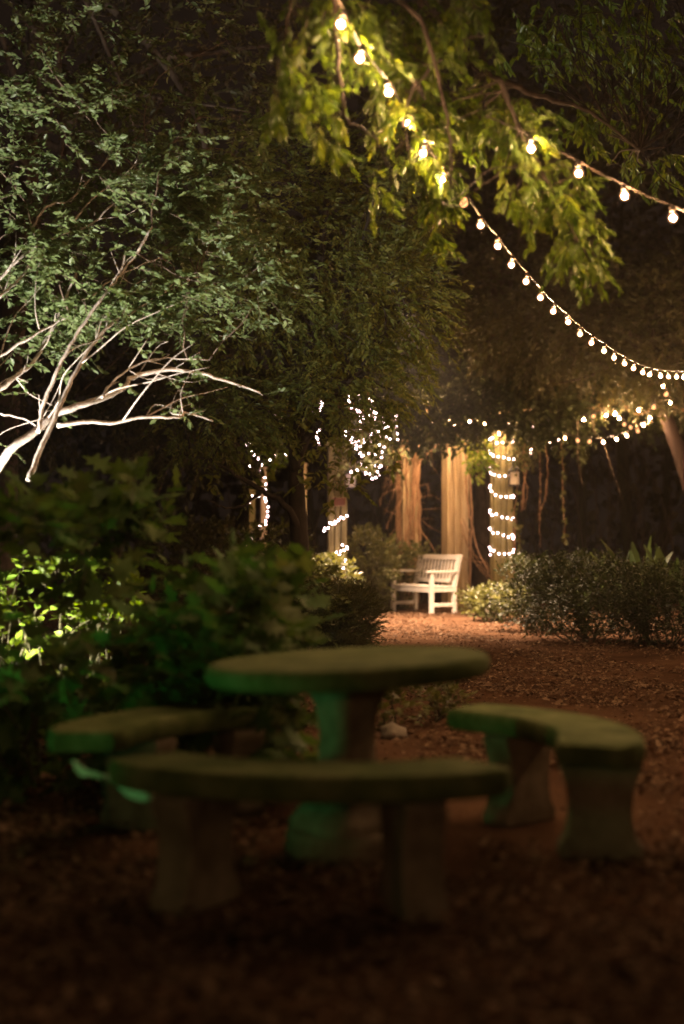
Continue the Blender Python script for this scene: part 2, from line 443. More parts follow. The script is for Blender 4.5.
# ------------------------------------------------------------------ white garden bench
def white_bench(label, foot, yaw, width=1.2, depth=.54):
    """foot: front right foot (seen from the sitter's front); u runs along the front to the right end, b to the back"""
    u = np.array([math.cos(yaw), math.sin(yaw), 0]); b = np.array([-u[1], u[0], 0])
    o = np.array([foot[0], foot[1], 0])-u*width       # front left foot
    AX = np.stack([u, b, UP], 1)
    c0 = o+u*width/2+b*depth/2
    t = thing('garden_bench', label, 'bench', (c0[0], c0[1], 0), None)
    def bx(name, x0, x1, y0, y1, z0, z1, tilt=0):
        m = MB()
        cx = o+u*(x0+x1)/2+b*(y0+y1)/2+UP*(z0+z1)/2
        box(m, cx, (x1-x0, y1-y0, z1-z0), AX)
        return m
    s = .065
    for x in (0, width-s):
        bx('leg', x, x+s, 0, s, 0, .66).build('leg', M['whitepaint'], t, bevel=.006)
        # rear leg rising into the leaning back post
        m = MB(); pts = [(depth-.06, 0), (depth-.06, .42), (depth+.06, .96)]
        v = []
        for y, z in pts:
            for dx in (0, s):
                for dy in (-s/2, s/2): v.append(o+u*(x+dx)+b*(y+dy)+UP*z)
        fs = []
        for k in (0, 4): fs += [[k, k+1, k+5, k+4], [k+1, k+3, k+7, k+5], [k+3, k+2, k+6, k+7], [k+2, k, k+4, k+6]]
        m.add(v, fs+[[0, 2, 3, 1], [8, 9, 11, 10]]); m.build('back_post', M['whitepaint'], t, bevel=.006)
        bx('a', x-.012, x+s+.012, -.05, depth+.0, .662, .70).build('armrest', M['whitepaint'], t, bevel=.008)
        bx('a', x+.012, x+s-.012, s, depth-.09, .35, .425).build('side_rail', M['whitepaint'], t, bevel=.004)
        bx('a', x+.012, x+s-.012, s, depth-.09, .11, .17).build('stretcher', M['whitepaint'], t, bevel=.004)
    bx('a', s, width-s, .01, .05, .345, .425).build('front_rail', M['whitepaint'], t, bevel=.004)
    for k in range(6):
        y = .005+k*(depth-.13)/5
        bx('a', .005, width-.005, y, y+.066, .428, .452).build('seat_slat', M['whitepaint'], t, bevel=.004)
    # back: rails and upright slats, leaning with the posts
    def lean(z): return depth-.06+(z-.42)/.54*.12
    def slat(name, x0, x1, z0, z1, th):
        m = MB(); v = []
        for z in (z0, z1):
            for x in (x0, x1):
                for y in (-th/2, th/2): v.append(o+u*x+b*(lean(z)+y)+UP*z)
        m.add(v, [[0, 1, 3, 2], [4, 6, 7, 5], [0, 4, 5, 1], [2, 3, 7, 6], [0, 2, 6, 4], [1, 5, 7, 3]])
        m.build(name, M['whitepaint'], t, bevel=.003)
    slat('top_rail', s-.03, width-s+.03, .875, .955, .045)
    slat('bottom_rail', s, width-s, .50, .56, .04)
    n = 11; span = width-2*s
    for k in range(n):
        x = s+span*(k+.5)/n
        slat('back_slat', x-.021, x+.021, .562, .873, .02)
    return t
white_bench('white slatted garden bench at the end of the path', P(431, 614, 23.06), math.atan2(-1.0, .6))

# ------------------------------------------------------------------ pergola posts
def post(label, px, d, wpx, ytop, mat, boards=3, yaw=0., group='wooden pergola posts'):
    X = (px-342)*d/F; h = EYE-(ytop-HZ)*d/F; wd = wpx*d/F
    t = thing('pergola_post', label, 'post', (X, d, 0), group)
    u = np.array([math.cos(yaw), math.sin(yaw), 0]); b = np.array([-u[1], u[0], 0]); AX = np.stack([u, b, UP], 1)
    bw = wd/boards
    for k in range(boards):
        m = MB(); off = (k-(boards-1)/2)*bw
        box(m, np.array([X, d, h/2-.05])+u*off+b*rng.normal(0, .012), (bw*.86, wd*.85 if k % 2 == 0 else wd*.62, h+.1-.03*k), AX)
        m.build('board', M[mat], t, bevel=.008)
    m = MB(); box(m, (X, d, h+.025), (wd*1.25, wd*1.2, .05), AX); m.build('cap', M[mat], t, bevel=.006)
    return t, X, d, h, wd
pA = post('brown post wrapped in dry twisted vines, left of the white bench', 409, 25.5, 17, 428, 'postwood', 2, .2)
pB = post('bare grooved wooden post rising right behind the white bench', 455, 25.2, 23, 428, 'postwood', 6, .25)
pC = post('mossy post wound with bright fairy lights, right of the bench', 501.5, 24.5, 20, 424, 'mosswood', 3, .15)
pD = post('pale post with fairy lights and a brown plaque, beside the tree trunk', 337, 22.8, 19, 446, 'mosswood', 3, .1)
pE = post('thin post with a drooping fairy light strand, left of the tree trunk', 263, 24, 7, 470, 'postwood', 1, .3)
pF = post('thin unlit post just right of the tree trunk', 304, 25, 6, 466, 'postwood', 1, .2)
pG = post('slim weathered post leftmost of all, half hidden by leaves', 252, 25, 7, 484, 'mosswood', 1, .1)

# plaque on the pale post
def plaque():
    c = P(339, 502, 22.8); m = MB(); c = np.array([c.x, 22.8-pD[4]*.425-.013, c.z])
    t = thing('wall_plaque', 'small reddish brown plaque on the pale lit post', 'plaque', c)
    box(m, c, (.20, .016, .125)); m.build('plate', M['plaque'], t, bevel=.003)
    m = MB()
    for dx, dz, sx, sz in ((0, .066, .22, .012), (0, -.066, .22, .012), (.106, 0, .012, .12), (-.106, 0, .012, .12)):
        box(m, c+np.array([dx, -.004, dz]), (sx, .018, sz))
    m.build('frame', M['postwood'], t)
plaque()

def lantern(label, c, s=1.0):
    c = np.array(list(c)); t = thing('hanging_lantern', label, 'lantern', c, None)
    w, h = .17*s, .26*s
    m = MB(); box(m, c+UP*.01, (w*1.15, w*1.15, .02)); box(m, c+UP*(h-.01), (w*1.15, w*1.15, .02))
    for x in (-1, 1):
        for y in (-1, 1): box(m, c+np.array([x*w*.5, y*w*.5, h/2]), (.016, .016, h-.045))
    m.build('frame', M['metal'], t)
    m = MB(); box(m, c+UP*h/2, (w*.88, w*.88, h-.05)); m.build('pane', M['frostglass'], t)
    m = MB(); k = c+UP*h
    v = [k+np.array([x*w*.62, y*w*.62, 0]) for x, y in ((-1, -1), (1, -1), (1, 1), (-1, 1))]+[k+np.array([x*w*.14, y*w*.14, .09*s]) for x, y in ((-1, -1), (1, -1), (1, 1), (-1, 1))]
    m.add(v, [[0, 3, 2, 1], [4, 5, 6, 7]]+[[q, (q+1) % 4, 4+(q+1) % 4, 4+q] for q in range(4)]); m.build('roof', M['metal'], t)
    m = MB(); a = np.linspace(0, 2*math.pi, 14)
    tube(m, np.stack([k[0]+.035*np.cos(a), np.full(14, k[1]), k[2]+.12*s+.035*np.sin(a)], -1), .006, n=5); m.build('ring', M['metal'], t)
lantern('small lantern hanging beside the right lit post', P(514, 486, 24.3))
lantern('small lantern at the head of the pale lit post', P(351, 489, 22.5))

# ------------------------------------------------------------------ string lights
def lathe_mesh(name, prof, mat, n=12):
    m = MB(); lathe(m, prof, (0, 0, 0), n)
    o = m.build(name, mat, smooth=True); me = o.data; bpy.data.objects.remove(o); WORLD.pop(o, None) if False else None
    return me
prof_bulb = [(.011, 0), (.014, -.006), (.022, -.016), (.028, -.033), (.026, -.047), (.017, -.058), (.004, -.063)]
prof_sock = [(.010, .034), (.015, .030), (.016, .004), (.013, .0005)]
ME_BULB = lathe_mesh('bulb', prof_bulb, M['shell'])
ME_CORES = [lathe_mesh('filament', [(.003, -.022), (.010, -.027), (.015, -.037), (.010, -.047), (.003, -.052)], M[k], 8) for k in ('bulb', 'bulb', 'bulbsoft', 'bulbhot')]; ME_SOCK = lathe_mesh('socket', prof_sock, M['wire'], 8)
ME_DIM = lathe_mesh('bulb', prof_bulb, M['bulbdim'])
def fairy_mesh(core):
    m = MB(); lathe(m, [(.004, .019), (.014, .013), (.0185, 0), (.014, -.013), (.004, -.019)], n=10); k = sum(len(a) for a in m.f)
    lathe(m, [(.003, .009), (.007, .006), (.0085, 0), (.007, -.006), (.003, -.009)], n=8)
    o = m.build('bulb', M['fshell'], smooth=True); me = o.data; bpy.data.objects.remove(o); me.materials.append(core)
    r = [v.co.xy.length for v in me.vertices]
    for p in me.polygons: p.material_index = 1 if max(me.vertices[q].co.length for q in p.vertices) < .0105 else 0
    return me
ME_FAIRY = fairy_mesh(M['fairy']); ME_FWARM = fairy_mesh(M['fairywarm'])

def string_lights(label, pts, dim=(), ends=(None, None), group='strings of warm bulbs', sag=.03):
    """pts: world points of the sockets; the cord runs just above"""
    p = np.array([list(q) for q in pts]); base = p[0]
    t = thing('string_lights', label, 'string lights', base, group)
    wp = [np.array(list(ends[0]))] if ends[0] is not None else []
    for q in range(len(p)):
        wp.append(p[q]+UP*.037)
        if q < len(p)-1: wp.append((p[q]+p[q+1])/2+UP*(.037-sag*.2))
    if ends[1] is not None: wp.append(np.array(list(ends[1])))
    m = MB(); tube(m, smooth_path(wp, 3), .0065, n=5); m.build('wire', M['wire'], t, smooth=True)
    for q in range(len(p)):
        o = link('bulb', ME_DIM if q in dim else ME_BULB, t, p[q])
        o.rotation_euler = (rng.normal(0, .22), rng.normal(0, .22), 0)
        link('socket', ME_SOCK, o, p[q])
        if q not in dim: link('filament', ME_CORES[rng.integers(4)], o, p[q])
    return t

s1 = [(343, 22), (361, 57), (387, 90), (406, 121), (424, 151), (444, 178), (465, 202), (480, 225), (497, 245), (512, 264), (527, 281), (541, 297), (554, 311),
      (567, 322), (580, 334), (592, 343), (604, 351), (614, 358), (624, 364), (634, 369), (643, 373), (651, 375.5), (660, 377), (668, 377.6), (676, 378), (684, 378.3), (692, 378), (700, 377), (709, 375), (719, 371), (731, 366), (745, 360), (760, 353), (776, 345), (790, 338), (800, 333), (806, 331), (808, 332), (806, 336), (800, 342), (790, 350), (778, 359), (764, 368)]  # bulbs past the right edge are added to light posts and bench
dd = 7.0; pts = [np.array(P(343, 17, dd))]
for q in range(1, len(s1)):
    l = math.hypot(s1[q][0]-s1[q-1][0], s1[q][1]-s1[q-1][1])*dd/F
    dd += math.sqrt(max(.02, .42**2-l*l)) if q < 34 else .1; pts.append(np.array(P(s1[q][0], s1[q][1]-4, dd)))
pre = [pts[0]+np.array([-.10, -.38, .085])*k+UP*.006*k*k for k in range(2, 0, -1)]
string_lights('long string of round warm bulbs sweeping down from the leafy branch to the right edge, with an added unseen run beyond', pre+pts, dim=(2+6,), group=None, ends=(pre[0]+np.array([-.1, -.4, .2]), None))

p2 = [(531, 142), (578, 167), (624, 191), (672, 212), (720, 230), (768, 244), (815, 262), (860, 282), (905, 306), (945, 334), (985, 364)]  # after the fourth bulb, an unseen tail shaped to light the table's right side
d2 = [8.0, 8.12, 8.2, 8.22, 8.1, 7.9, 7.65, 7.35, 7.05, 6.75, 6.45]
string_lights('string of four bulbs running off the upper right edge, with an added unseen tail', [P(a, b, c) for (a, b), c in zip(p2, d2)], group=None, ends=(P(486, 116, 8.0), None))

def c5(x, y): return (560+x/5.516, 350+y/5.516)
s3 = [(25, 492), (95, 506), (165, 513), (237, 515), (305, 501), (370, 480), (425, 455), (462, 420), (497, 405), (558, 370)]
string_lights('lowest sagging string of small far bulbs over the dark garden', [P(*c5(a, b-18), 21.5+.18*q) for q, (a, b) in enumerate(s3)], dim=(1, 2, 6), group=None)
s4 = [(133, 390), (190, 374), (250, 368), (303, 358), (322, 385), (356, 418), (386, 435), (427, 440)]
string_lights('bunched far string of bulbs under the canopy edge', [P(*c5(a, b-18), 22.5+.15*q) for q, (a, b) in enumerate(s4)], dim=(1, 5, 6, 7), group=None)
s5 = [(430, 335), (497, 378), (520, 320), (605, 295), (590, 250), (572, 203)]
string_lights('far string of bulbs dangling below the long string at the right', [P(*c5(a, b-16), 20.5-.1*q) for q, (a, b) in enumerate(s5)], dim=(2, 4), group=None)

def fairy_lights(label, pts, group, warm=False, wire_r=.0035, end=None):
    p = np.array([list(q) for q in pts]); t = thing('fairy_lights', label, 'fairy lights', p[0], group)
    wp = list(p)
    m = MB(); tube(m, smooth_path([q+UP*.012 for q in wp], 2), wire_r, n=4); m.build('wire', M['palewire'], t)
    for q in p:
        o = link('bulb', ME_FWARM if warm else ME_FAIRY, t, q); o.rotation_euler = tuple(rng.normal(0, .8, 3))
    return t
GF = None
# wound round post C
zt = [2.98, 2.72, 2.68, 2.40, 2.36, 2.10, 1.90, 1.70, 1.62, 1.42, 1.36, 1.05, 1.0]
X, d0, h, wd = pC[1:]
pts = []; nb = 96
for q in range(nb):
    f = q/(nb-1)*6.9; a = -math.pi*.95+f*2*math.pi
    kk = f; z = np.interp(kk, [0, 1, 2, 3, 4, 5, 6, 6.9], [2.98, 2.72, 2.40, 2.10, 1.69, 1.40, 1.06, .92])
    z += .05*math.sin(a*1.0+.5)+rng.normal(0, .018)
    pts.append((X+math.cos(a)*(wd*.60), d0+math.sin(a)*(wd*.60), z))
fairy_lights('bright fairy lights wound in rings round the right mossy post', pts, GF)
# on post D
def c4(x, y): return (220+x/2.974, 380+y/2.974)
def strand(ctrl, n, d, jit=1.0):
    p = smooth_path([(*c4(x, y), 0) for x, y in ctrl], 8); L = np.concatenate([[0], np.cumsum(np.linalg.norm(np.diff(p, axis=0), axis=1))])
    s = np.linspace(0, L[-1], n)
    return [P(np.interp(q, L, p[:, 0])+rng.normal(0, jit), np.interp(q, L, p[:, 1])+rng.normal(0, jit), d+rng.normal(0, .03)) for q in s]
fairy_lights('white fairy light strand slanting across the pale post below its plaque', strand([(374, 405), (350, 415), (335, 428), (315, 440), (312, 450)], 12, 22.45), GF)
fairy_lights('white fairy light coil low on the pale post above the shrubs', strand([(360, 490), (375, 505), (345, 515), (375, 535), (350, 552), (365, 565)], 14, 22.45), GF)
fairy_lights('fairy light strand hooked on the thin left post', strand([(135, 310), (140, 360), (143, 400), (130, 432), (108, 445), (92, 470), (86, 492)], 16, 23.7), GF)
cl = []
ctrl = [(385, 62), (400, 90), (425, 100), (415, 125), (450, 110), (465, 95), (440, 145), (480, 150), (505, 135), (450, 165), (425, 190), (375, 150), (410, 215), (440, 235), (465, 205), (490, 210), (480, 240), (455, 260), (415, 245), (395, 275), (430, 270), (460, 290), (485, 255)]
fairy_lights('dense tangle of fairy lights in the leaves right of the tree trunk', strand(ctrl, 84, 22.0, 1.8), GF)
fairy_lights('loose fairy lights spread above the dense tangle in the leaves', strand([(372, 55), (395, 48), (430, 60), (455, 78), (480, 110), (512, 128), (530, 150), (500, 180), (470, 175), (430, 155), (400, 135), (385, 165)], 34, 22.4, 3.0), GF)
fairy_lights('short fairy light strand in the leaves above the tree fork', strand([(300, 60), (308, 80), (285, 100)], 9, 21.8, 1.2), GF)
fairy_lights('fairy lights hanging just right of the dark tree fork', strand([(297, 150), (288, 170), (294, 195)], 10, 21.8, 1.0), GF)
fairy_lights('scattered fairy lights in the leaves left of the tree trunk', strand([(155, 115), (180, 100), (190, 180), (195, 220), (165, 225), (100, 250), (85, 160), (130, 310), (88, 345), (92, 360)], 26, 22.5, 2.0), GF)
cc = [(485, 415), (494, 422), (500, 432), (512, 424), (522, 428), (534, 426), (545, 430), (556, 428), (548, 418), (535, 412), (520, 414), (505, 410), (478, 428), (468, 440), (530, 448), (552, 446), (560, 438)]
fairy_lights('sparse warm fairy lights in the vine above the right lit post', [P(a+rng.normal(0, 1.5), b+rng.normal(0, 2), 24+rng.normal(0, .2)) for a, b in cc for _ in (0, 1)], GF, True)

# ------------------------------------------------------------------ garden lamps
def spot_fixture(label, pos, target, col, energy, size, lens, blend=.5, rad=.05):
    pos = np.array(list(pos)); dv = unit(np.array(list(target))-pos)
    t = thing('garden_spotlight', label, 'spotlight', (pos[0], pos[1], 0))
    m = MB(); tube(m, [(pos[0], pos[1], -.1), (pos[0], pos[1], pos[2]*.5), tuple(pos-dv*.1)], .012, n=8); m.build('stake', M['metal'], t)
    m = MB(); tube(m, [pos-dv*.14, pos-dv*.12, pos-dv*.02, pos], [.03, .045, .048, .055], n=16); m.build('housing', M['metal'], t)
    m = MB(); tube(m, [pos+dv*.001, pos+dv*.006], [.047, .047], n=16); m.build('lens', M[lens], t)
    l = bpy.data.lights.new('spotlight_beam', 'SPOT'); l.energy = energy; l.color = col; l.spot_size = math.radians(size); l.spot_blend = blend; l.shadow_soft_size = rad
    lo = bpy.data.objects.new('spotlight_beam', l); C.objects.link(lo); lo.location = Vector(pos+dv*.07)
    lo.rotation_euler = Vector(dv).to_track_quat('-Z', 'Y').to_euler()
spot_fixture('black spotlight left of the lobed shrubs, aimed up at the pale branches', (-3.25, 8.5, .35), (-2.05, 10.7, 2.7), (1, .93, .82), 2600, 66, 'lens', .8)
spot_fixture('small black spotlight among the lime green leaves', (-2.05, 9.15, .40), (-1.85, 9.8, .78), (1, .93, .70), 230, 130, 'lens', .8)
spot_fixture('green garden spotlight staked left of the benches', (-2.5, 4.5, .40), (.3, 5.6, .86), (.14, 1, .32), 36, 42, 'lensgreen', .9)

spot_fixture('added unseen green spotlight tinting the lobed shrubs from the left', (-2.4, 5.2, .35), (-.65, 6.8, 1.1), (.16, 1, .25), 55, 44, 'lensgreen', .9)  # second green lamp, added to tint the shrubs

pgl = [P(x, 421+2*math.sin(x*.07), 24.0+.1*math.sin(x*.05)) for x in range(384, 540, 10)]
string_lights('string of warm bulbs under the vine roof, glinting between its leaves', pgl, group=None)
string_lights('added second string of warm bulbs under the vine roof, brightening the posts', [P(x, 419+2*math.sin(x*.06), 23.7+.06*math.sin(x*.05)) for x in range(388, 500, 9)], group=None)  # extra string added to brighten the posts

string_lights('added unseen string of warm bulbs behind the viewer, filling the near fronts', [(-2.4+.42*q, -3.5-.12*q, 2.5-.3*math.sin(math.pi*q/9)) for q in range(8)], group=None)  # unseen fill added for the fronts of benches and shrubs

# ------------------------------------------------------------------ left tree with pale branches
def c3(x, y): return (x/2.63, 250+y/2.63)
def left_tree():
    base = (-3.3, 10.2, 0)
    t = thing('branching_tree', 'many stemmed tree with pale uplit branches and mint green leaves', 'tree', base)
    b = MB()
    def br(pts, d0, d1, r0, r1, pre=None):
        p = [P(*c3(x, y), d0+(d1-d0)*q/(len(pts)-1)) for q, (x, y) in enumerate(pts)]
        if pre: p = [Vector(q) for q in pre]+p
        s = smooth_path(p, 5); s[1:-1] += rng.normal(0, .0035, (len(s)-2, 3))
        tube(b, s, np.linspace(r0*.52, r1*.7, len(s))*(1+.02*rng.normal(size=len(s))), n=8)
        return s
    root = [(-3.3, 10.2, -.05), (-3.15, 10.1, .5), (-2.8, 10.0, 1.05)]
    S = []
    S.append(br([(0, 560), (90, 478), (150, 430), (240, 400), (320, 365), (350, 335), (440, 315), (530, 325), (610, 350), (684, 375)], 9.8, 10.9, .075, .010, root))
    S.append(br([(75, 605), (105, 530), (150, 430), (190, 340), (240, 255), (300, 190), (340, 170), (420, 120), (520, 70)], 9.65, 10.9, .038, .008))
    S.append(br([(100, 480), (115, 410), (150, 320), (185, 250), (230, 180), (280, 110), (300, 85), (350, 20), (400, -60)], 9.8, 10.4, .030, .008))
    S.append(br([(150, 462), (230, 450), (290, 455), (380, 440), (470, 440), (490, 428), (560, 450)], 9.75, 10.3, .030, .007))
    S.append(br([(-60, 330), (0, 280), (80, 230), (140, 195), (215, 155), (265, 100), (330, 60), (420, 20)], 10.0, 10.9, .026, .006, [(-3.25, 10.3, 0), (-3.0, 10.2, 1.6)]))
    S.append(br([(-80, 420), (0, 365), (50, 325), (95, 285), (150, 180), (200, 60)], 10.2, 11.0, .06, .012, [(-3.4, 10.4, 0), (-3.1, 10.3, 1.3)]))
    S.append(br([(268, 388), (290, 355), (350, 310), (420, 285), (550, 290)], 10.1, 10.6, .018, .006))
    S.append(br([(-60, 150), (0, 75), (80, 0), (160, -40), (240, -70), (330, -150)], 10.4, 11.2, .034, .008, [(-3.5, 10.6, 0), (-3.1, 10.5, 2.0)]))
    S.append(br([(-60, 170), (0, 120), (30, 95), (60, 65), (90, -20), (70, -120)], 10.2, 11, .035, .008, [(-3.5, 10.4, 0), (-3.0, 10.4, 2.0)]))
    S.append(br([(85, -55), (110, -100), (150, -125), (185, -130), (240, -190), (310, -260)], 10.5, 11, .018, .005))
    S.append(br([(195, -75), (240, -130), (310, -185), (400, -230)], 10.6, 11, .014, .005))
    S.append(br([(0, 430), (60, 445), (120, 470), (100, 420)], 10.4, 10.6, .014, .005))
    for s in S[:6]:      # long slender pale shoots fanning up and to the right
        for q in range(2):
            k = rng.integers(int(len(s)*.3), int(len(s)*.62)); L = .4+.6*rng.random()
            dr = unit(unit(s[k+1]-s[k])+np.array([rng.normal(.15, .5), rng.normal(.1, .5), rng.normal(.4, .45)]))
            pt = [s[k]+dr*L*f+np.array([.12*L*f*f, 0, -.14*L*f*f])+rng.normal(0, .012, 3)*(f > 0) for f in (0, .25, .5, .75, 1)]
            tube(b, smooth_path(pt, 3), .0065, .0018, n=5)
    lf, tw = MB(), MB()
    # fine twigs off the branches
    ta, tb = [], []
    for s in S:
        for q in range(5):
            k = rng.integers(int(len(s)*.45), int(len(s)*.93)); a = s[k]
            L = .12+.3*rng.random()
            dr = unit(unit(s[k+1]-s[k])+np.array([rng.normal(0, .35), rng.normal(0, .4), rng.normal(.1, .45)]))
            e = a+dr*L; mid = (a+e)/2+rng.normal(0, .12*L, 3)
            tube(b, smooth_path([a, mid, e], 3), .0045, .002, n=4)
            ta.append(e)
    ells = [(P(140, 255, 10.7), (.85, .8, .62), 2.6), (P(215, 195, 11.0), (.62, .7, .7), 1.6), (P(60, 150, 11.0), (.75, .8, .62), 1.2), (P(30, 300, 11.2), (.5, .6, .55), .7),
            (P(225, 290, 10.9), (.55, .6, .35), .9), (P(120, 70, 11.6), (1.1, .9, .6), .6), (P(15, 40, 11.4), (.8, .8, .7), .3)]
    p, o = blob_points(1500, ells, -.13, .36, .3, 1)
    p = np.concatenate([p, np.array(ta)])
    dr = np.stack([rng.normal(.35, .7, len(p)), rng.normal(-.1, .7, len(p)), rng.normal(-.05, .3, len(p))], -1)
    sprays(lf, tw, p, dr, .14+.16*rng.random(len(p)), 11, .060, T_LANCE, .5, 62, .22, .55, .0018, hang=.12)
    for q in range(60):
        e = p[rng.integers(len(p))]; s = np.concatenate(S); k = np.argmin(np.linalg.norm(s-e, axis=1))
        limb(tw, s[k], e, .006, .002, .05, 4)
    b.build('branch', M['palebark'], t, smooth=True); tw.build('twig', M['darkbark'], t); lf.build('crown', M['l_pale'], t)
left_tree()

# ------------------------------------------------------------------ centre tree
def centre_tree():
    base = P(300, 600, 16); base.z = 0
    t = thing('small_tree', 'dark trunked small tree with forked stem before the fairy lights', 'tree', base)
    b = MB()
    def br(pts, d0, d1, r0, r1):
        p = [P(x, y, d0+(d1-d0)*q/(len(pts)-1)) for q, (x, y) in enumerate(pts)]
        s = smooth_path(p, 5); s[1:-1] += rng.normal(0, .008, (len(s)-2, 3)); tube(b, s, np.linspace(r0, r1, len(s)), n=9); return s
    S = [br([(303, 650), (302, 580), (299, 530), (296, 480), (298, 440), (303, 400), (310, 340), (320, 260), (330, 180)], 16, 16.2, .13, .03),
         br([(297, 470), (288, 440), (270, 415), (245, 395), (215, 370), (190, 340)], 16, 15.7, .06, .012),
         br([(299, 455), (312, 430), (330, 405), (355, 375), (380, 345), (410, 310)], 16, 15.4, .055, .012),
         br([(299, 530), (285, 505), (262, 490), (240, 478), (215, 462), (185, 455)], 16, 15.5, .045, .010),
         br([(303, 400), (285, 360), (262, 320), (240, 270)], 16.1, 16.6, .04, .010),
         br([(305, 380), (330, 340), (350, 290), (365, 230), (375, 190)], 16.1, 16, .04, .010),
         br([(262, 490), (245, 505), (225, 508), (205, 500)], 15.8, 15.4, .02, .006)]
    lf, tw = MB(), MB()
    ells = [(P(325, 240, 16), (1.15, 1.1, 1.35), 3.0), (P(395, 300, 15.4), (.55, .7, .62), 1.5), (P(240, 300, 16), (.85, .9, .85), 1.4), (P(395, 200, 16), (.55, .8, .7), .9),
            (P(275, 180, 16.4), (.9, .9, .9), 1.1), (P(300, 405, 16), (1.0, .9, .32), .8), (P(360, 370, 15.6), (.7, .8, .42), .8), (P(215, 415, 15.6), (.6, .7, .42), .7)]
    p, o = blob_points(2700, ells, .2, .4, .45, 2)
    dr = unit(o)*.7+np.stack([rng.normal(.25, .5, len(p)), rng.normal(-.3, .5, len(p)), rng.normal(-.15, .3, len(p))], -1)
    sprays(lf, tw, p, dr, .2+.2*rng.random(len(p)), 11, .070, T_LANCE, .40, 50, .28, .8, .003, hang=.25)
    for q in range(70):
        e = p[rng.integers(len(p))]; s = np.concatenate(S); k = np.argmin(np.linalg.norm(s-e, axis=1))
        limb(b, s[k], e, .014, .004, .05, 4)
    # a loose skirt of bigger leaves round the fork, yellow-lit
    q = PA(rng.uniform(205, 400, 170), rng.uniform(400, 500, 170), rng.uniform(15.2, 16.6, 170))
    q = q[(rng.random(170) < .6) | (q[:, 2] > 2.2)]
    sprays(lf, tw, q, rng.normal(0, .6, q.shape)-UP*.1, .2, 6, .10, T_LANCE, .5, 60, .3, .5, .003, hang=.3)
    b.build('trunk', M['blackbark'], t, smooth=True); tw.build('twig', M['blackbark'], t); lf.build('crown', M['l_fine'], t)
centre_tree()

# ------------------------------------------------------------------ overhanging tree
def over_tree():
    base = (3.1, 8.6, 0)
    t = thing('overhanging_tree', 'tree whose yellow green leafy limb hangs over the string of bulbs', 'tree', base)
    b, lf, tw = MB(), MB(), MB()
    trunk = smooth_path([(3.1, 8.6, -.1), (3.05, 8.6, 1.5), (2.9, 8.5, 3.2), (2.5, 8.4, 4.6), (1.9, 8.3, 5.4), (1.0, 8.1, 5.5), (.3, 7.8, 5.0)], 5)
    tube(b, trunk, np.linspace(.2, .05, len(trunk)), n=10)
    def br(pts, d0, d1, r0, r1, pre=()):
        p = [Vector(q) for q in pre]+[P(x, y, d0+(d1-d0)*q/(len(pts)-1)) for q, (x, y) in enumerate(pts)]
        s = smooth_path(p, 5); s[1:-1] += rng.normal(0, .006, (len(s)-2, 3)); tube(b, s, np.linspace(r0, r1, len(s)), n=7); return s
    S = [br([(400, -60), (450, 43), (500, 80), (545, 98), (590, 112), (640, 150)], 9.2, 10.2, .035, .008, [(1.0, 8.1, 5.5)]),
         br([(380, -40), (420, 20), (440, 80), (450, 140), (452, 190)], 7.9, 8.1, .022, .005, [(.6, 7.95, 5.3)]),
         br([(345, -30), (335, 20), (341, 80), (346, 120), (362, 128), (382, 150), (392, 185)], 7.3, 7.6, .018, .005, [(.3, 7.8, 5.0)]),
         br([(300, -50), (290, 10), (280, 60)], 7.5, 7.7, .016, .004, [(.3, 7.8, 5.0)]),
         br([(500, 80), (520, 130), (545, 180), (570, 225), (590, 262)], 8.3, 8.5, .016, .004),
         br([(455, 45), (425, 75), (405, 110), (410, 160)], 8.2, 7.9, .014, .004),
         br([(380, -20), (365, 15), (395, 60), (425, 100)], 7.6, 7.8, .012, .004)]
    # (px, py, rx, ry, d, count)
    cl = [(355, 15, 45, 28, 7.7, 22), (295, 75, 42, 45, 7.7, 30), (325, 110, 18, 50, 8.0, 12), (400, 60, 45, 40, 8.3, 34), (425, 112, 40, 42, 8.8, 40), (440, 190, 20, 36, 9.3, 22), (470, 95, 45, 50, 8.9, 40),
          (510, 122, 36, 32, 8.5, 34), (555, 190, 34, 40, 8.5, 44), (580, 240, 24, 34, 8.6, 34), (520, 190, 22, 28, 8.4, 16), (590, 118, 50, 30, 11, 36), (640, 50, 80, 70, 13, 90), (600, 10, 80, 40, 11.8, 50), (540, 40, 60, 50, 11.2, 40), (400, 20, 60, 30, 8.6, 40), (362, 45, 22, 16, 7.75, 9), (400, 105, 22, 18, 8.3, 11), (420, 150, 20, 18, 8.75, 11), (445, 172, 16, 16, 9.2, 10), (345, 14, 24, 14, 7.4, 10), (525, 132, 16, 12, 8.25, 9), (450, 20, 50, 40, 8.3, 40), (300, 10, 50, 25, 7.7, 22), (372, 180, 24, 22, 8.4, 7), (436, 235, 12, 16, 9.2, 7), (655, 165, 40, 30, 12, 20)]
    pos = []
    for a, c, rx, ry, dd, k in cl:
        u = unit(rng.normal(size=(k, 3)))*(rng.random((k, 1))**.45)
        pos.append(PA(a+u[:, 0]*rx, c+u[:, 1]*ry, dd+u[:, 2]*.4))
    pos = np.concatenate(pos)
    dr = np.stack([rng.normal(.25, .45, len(pos)), rng.normal(0, .45, len(pos)), rng.normal(-.55, .35, len(pos))], -1)
    # drooping whorls: leaves gathered near the twig tip
    sprays(lf, tw, pos, dr, .12+.10*rng.random(len(pos)), 12, .074, T_LANCE, .38, 48, .25, .7, .0025, hang=.45)
    for q in range(0, len(pos), 5):
        s = np.concatenate(S); k = np.argmin(np.linalg.norm(s-pos[q], axis=1)); limb(tw, s[k], pos[q], .006, .002, .08, 4)
    b.build('trunk', M['blackbark'], t, smooth=True); tw.build('twig', M['blackbark'], t); lf.build('crown', M['l_over'], t)
over_tree()

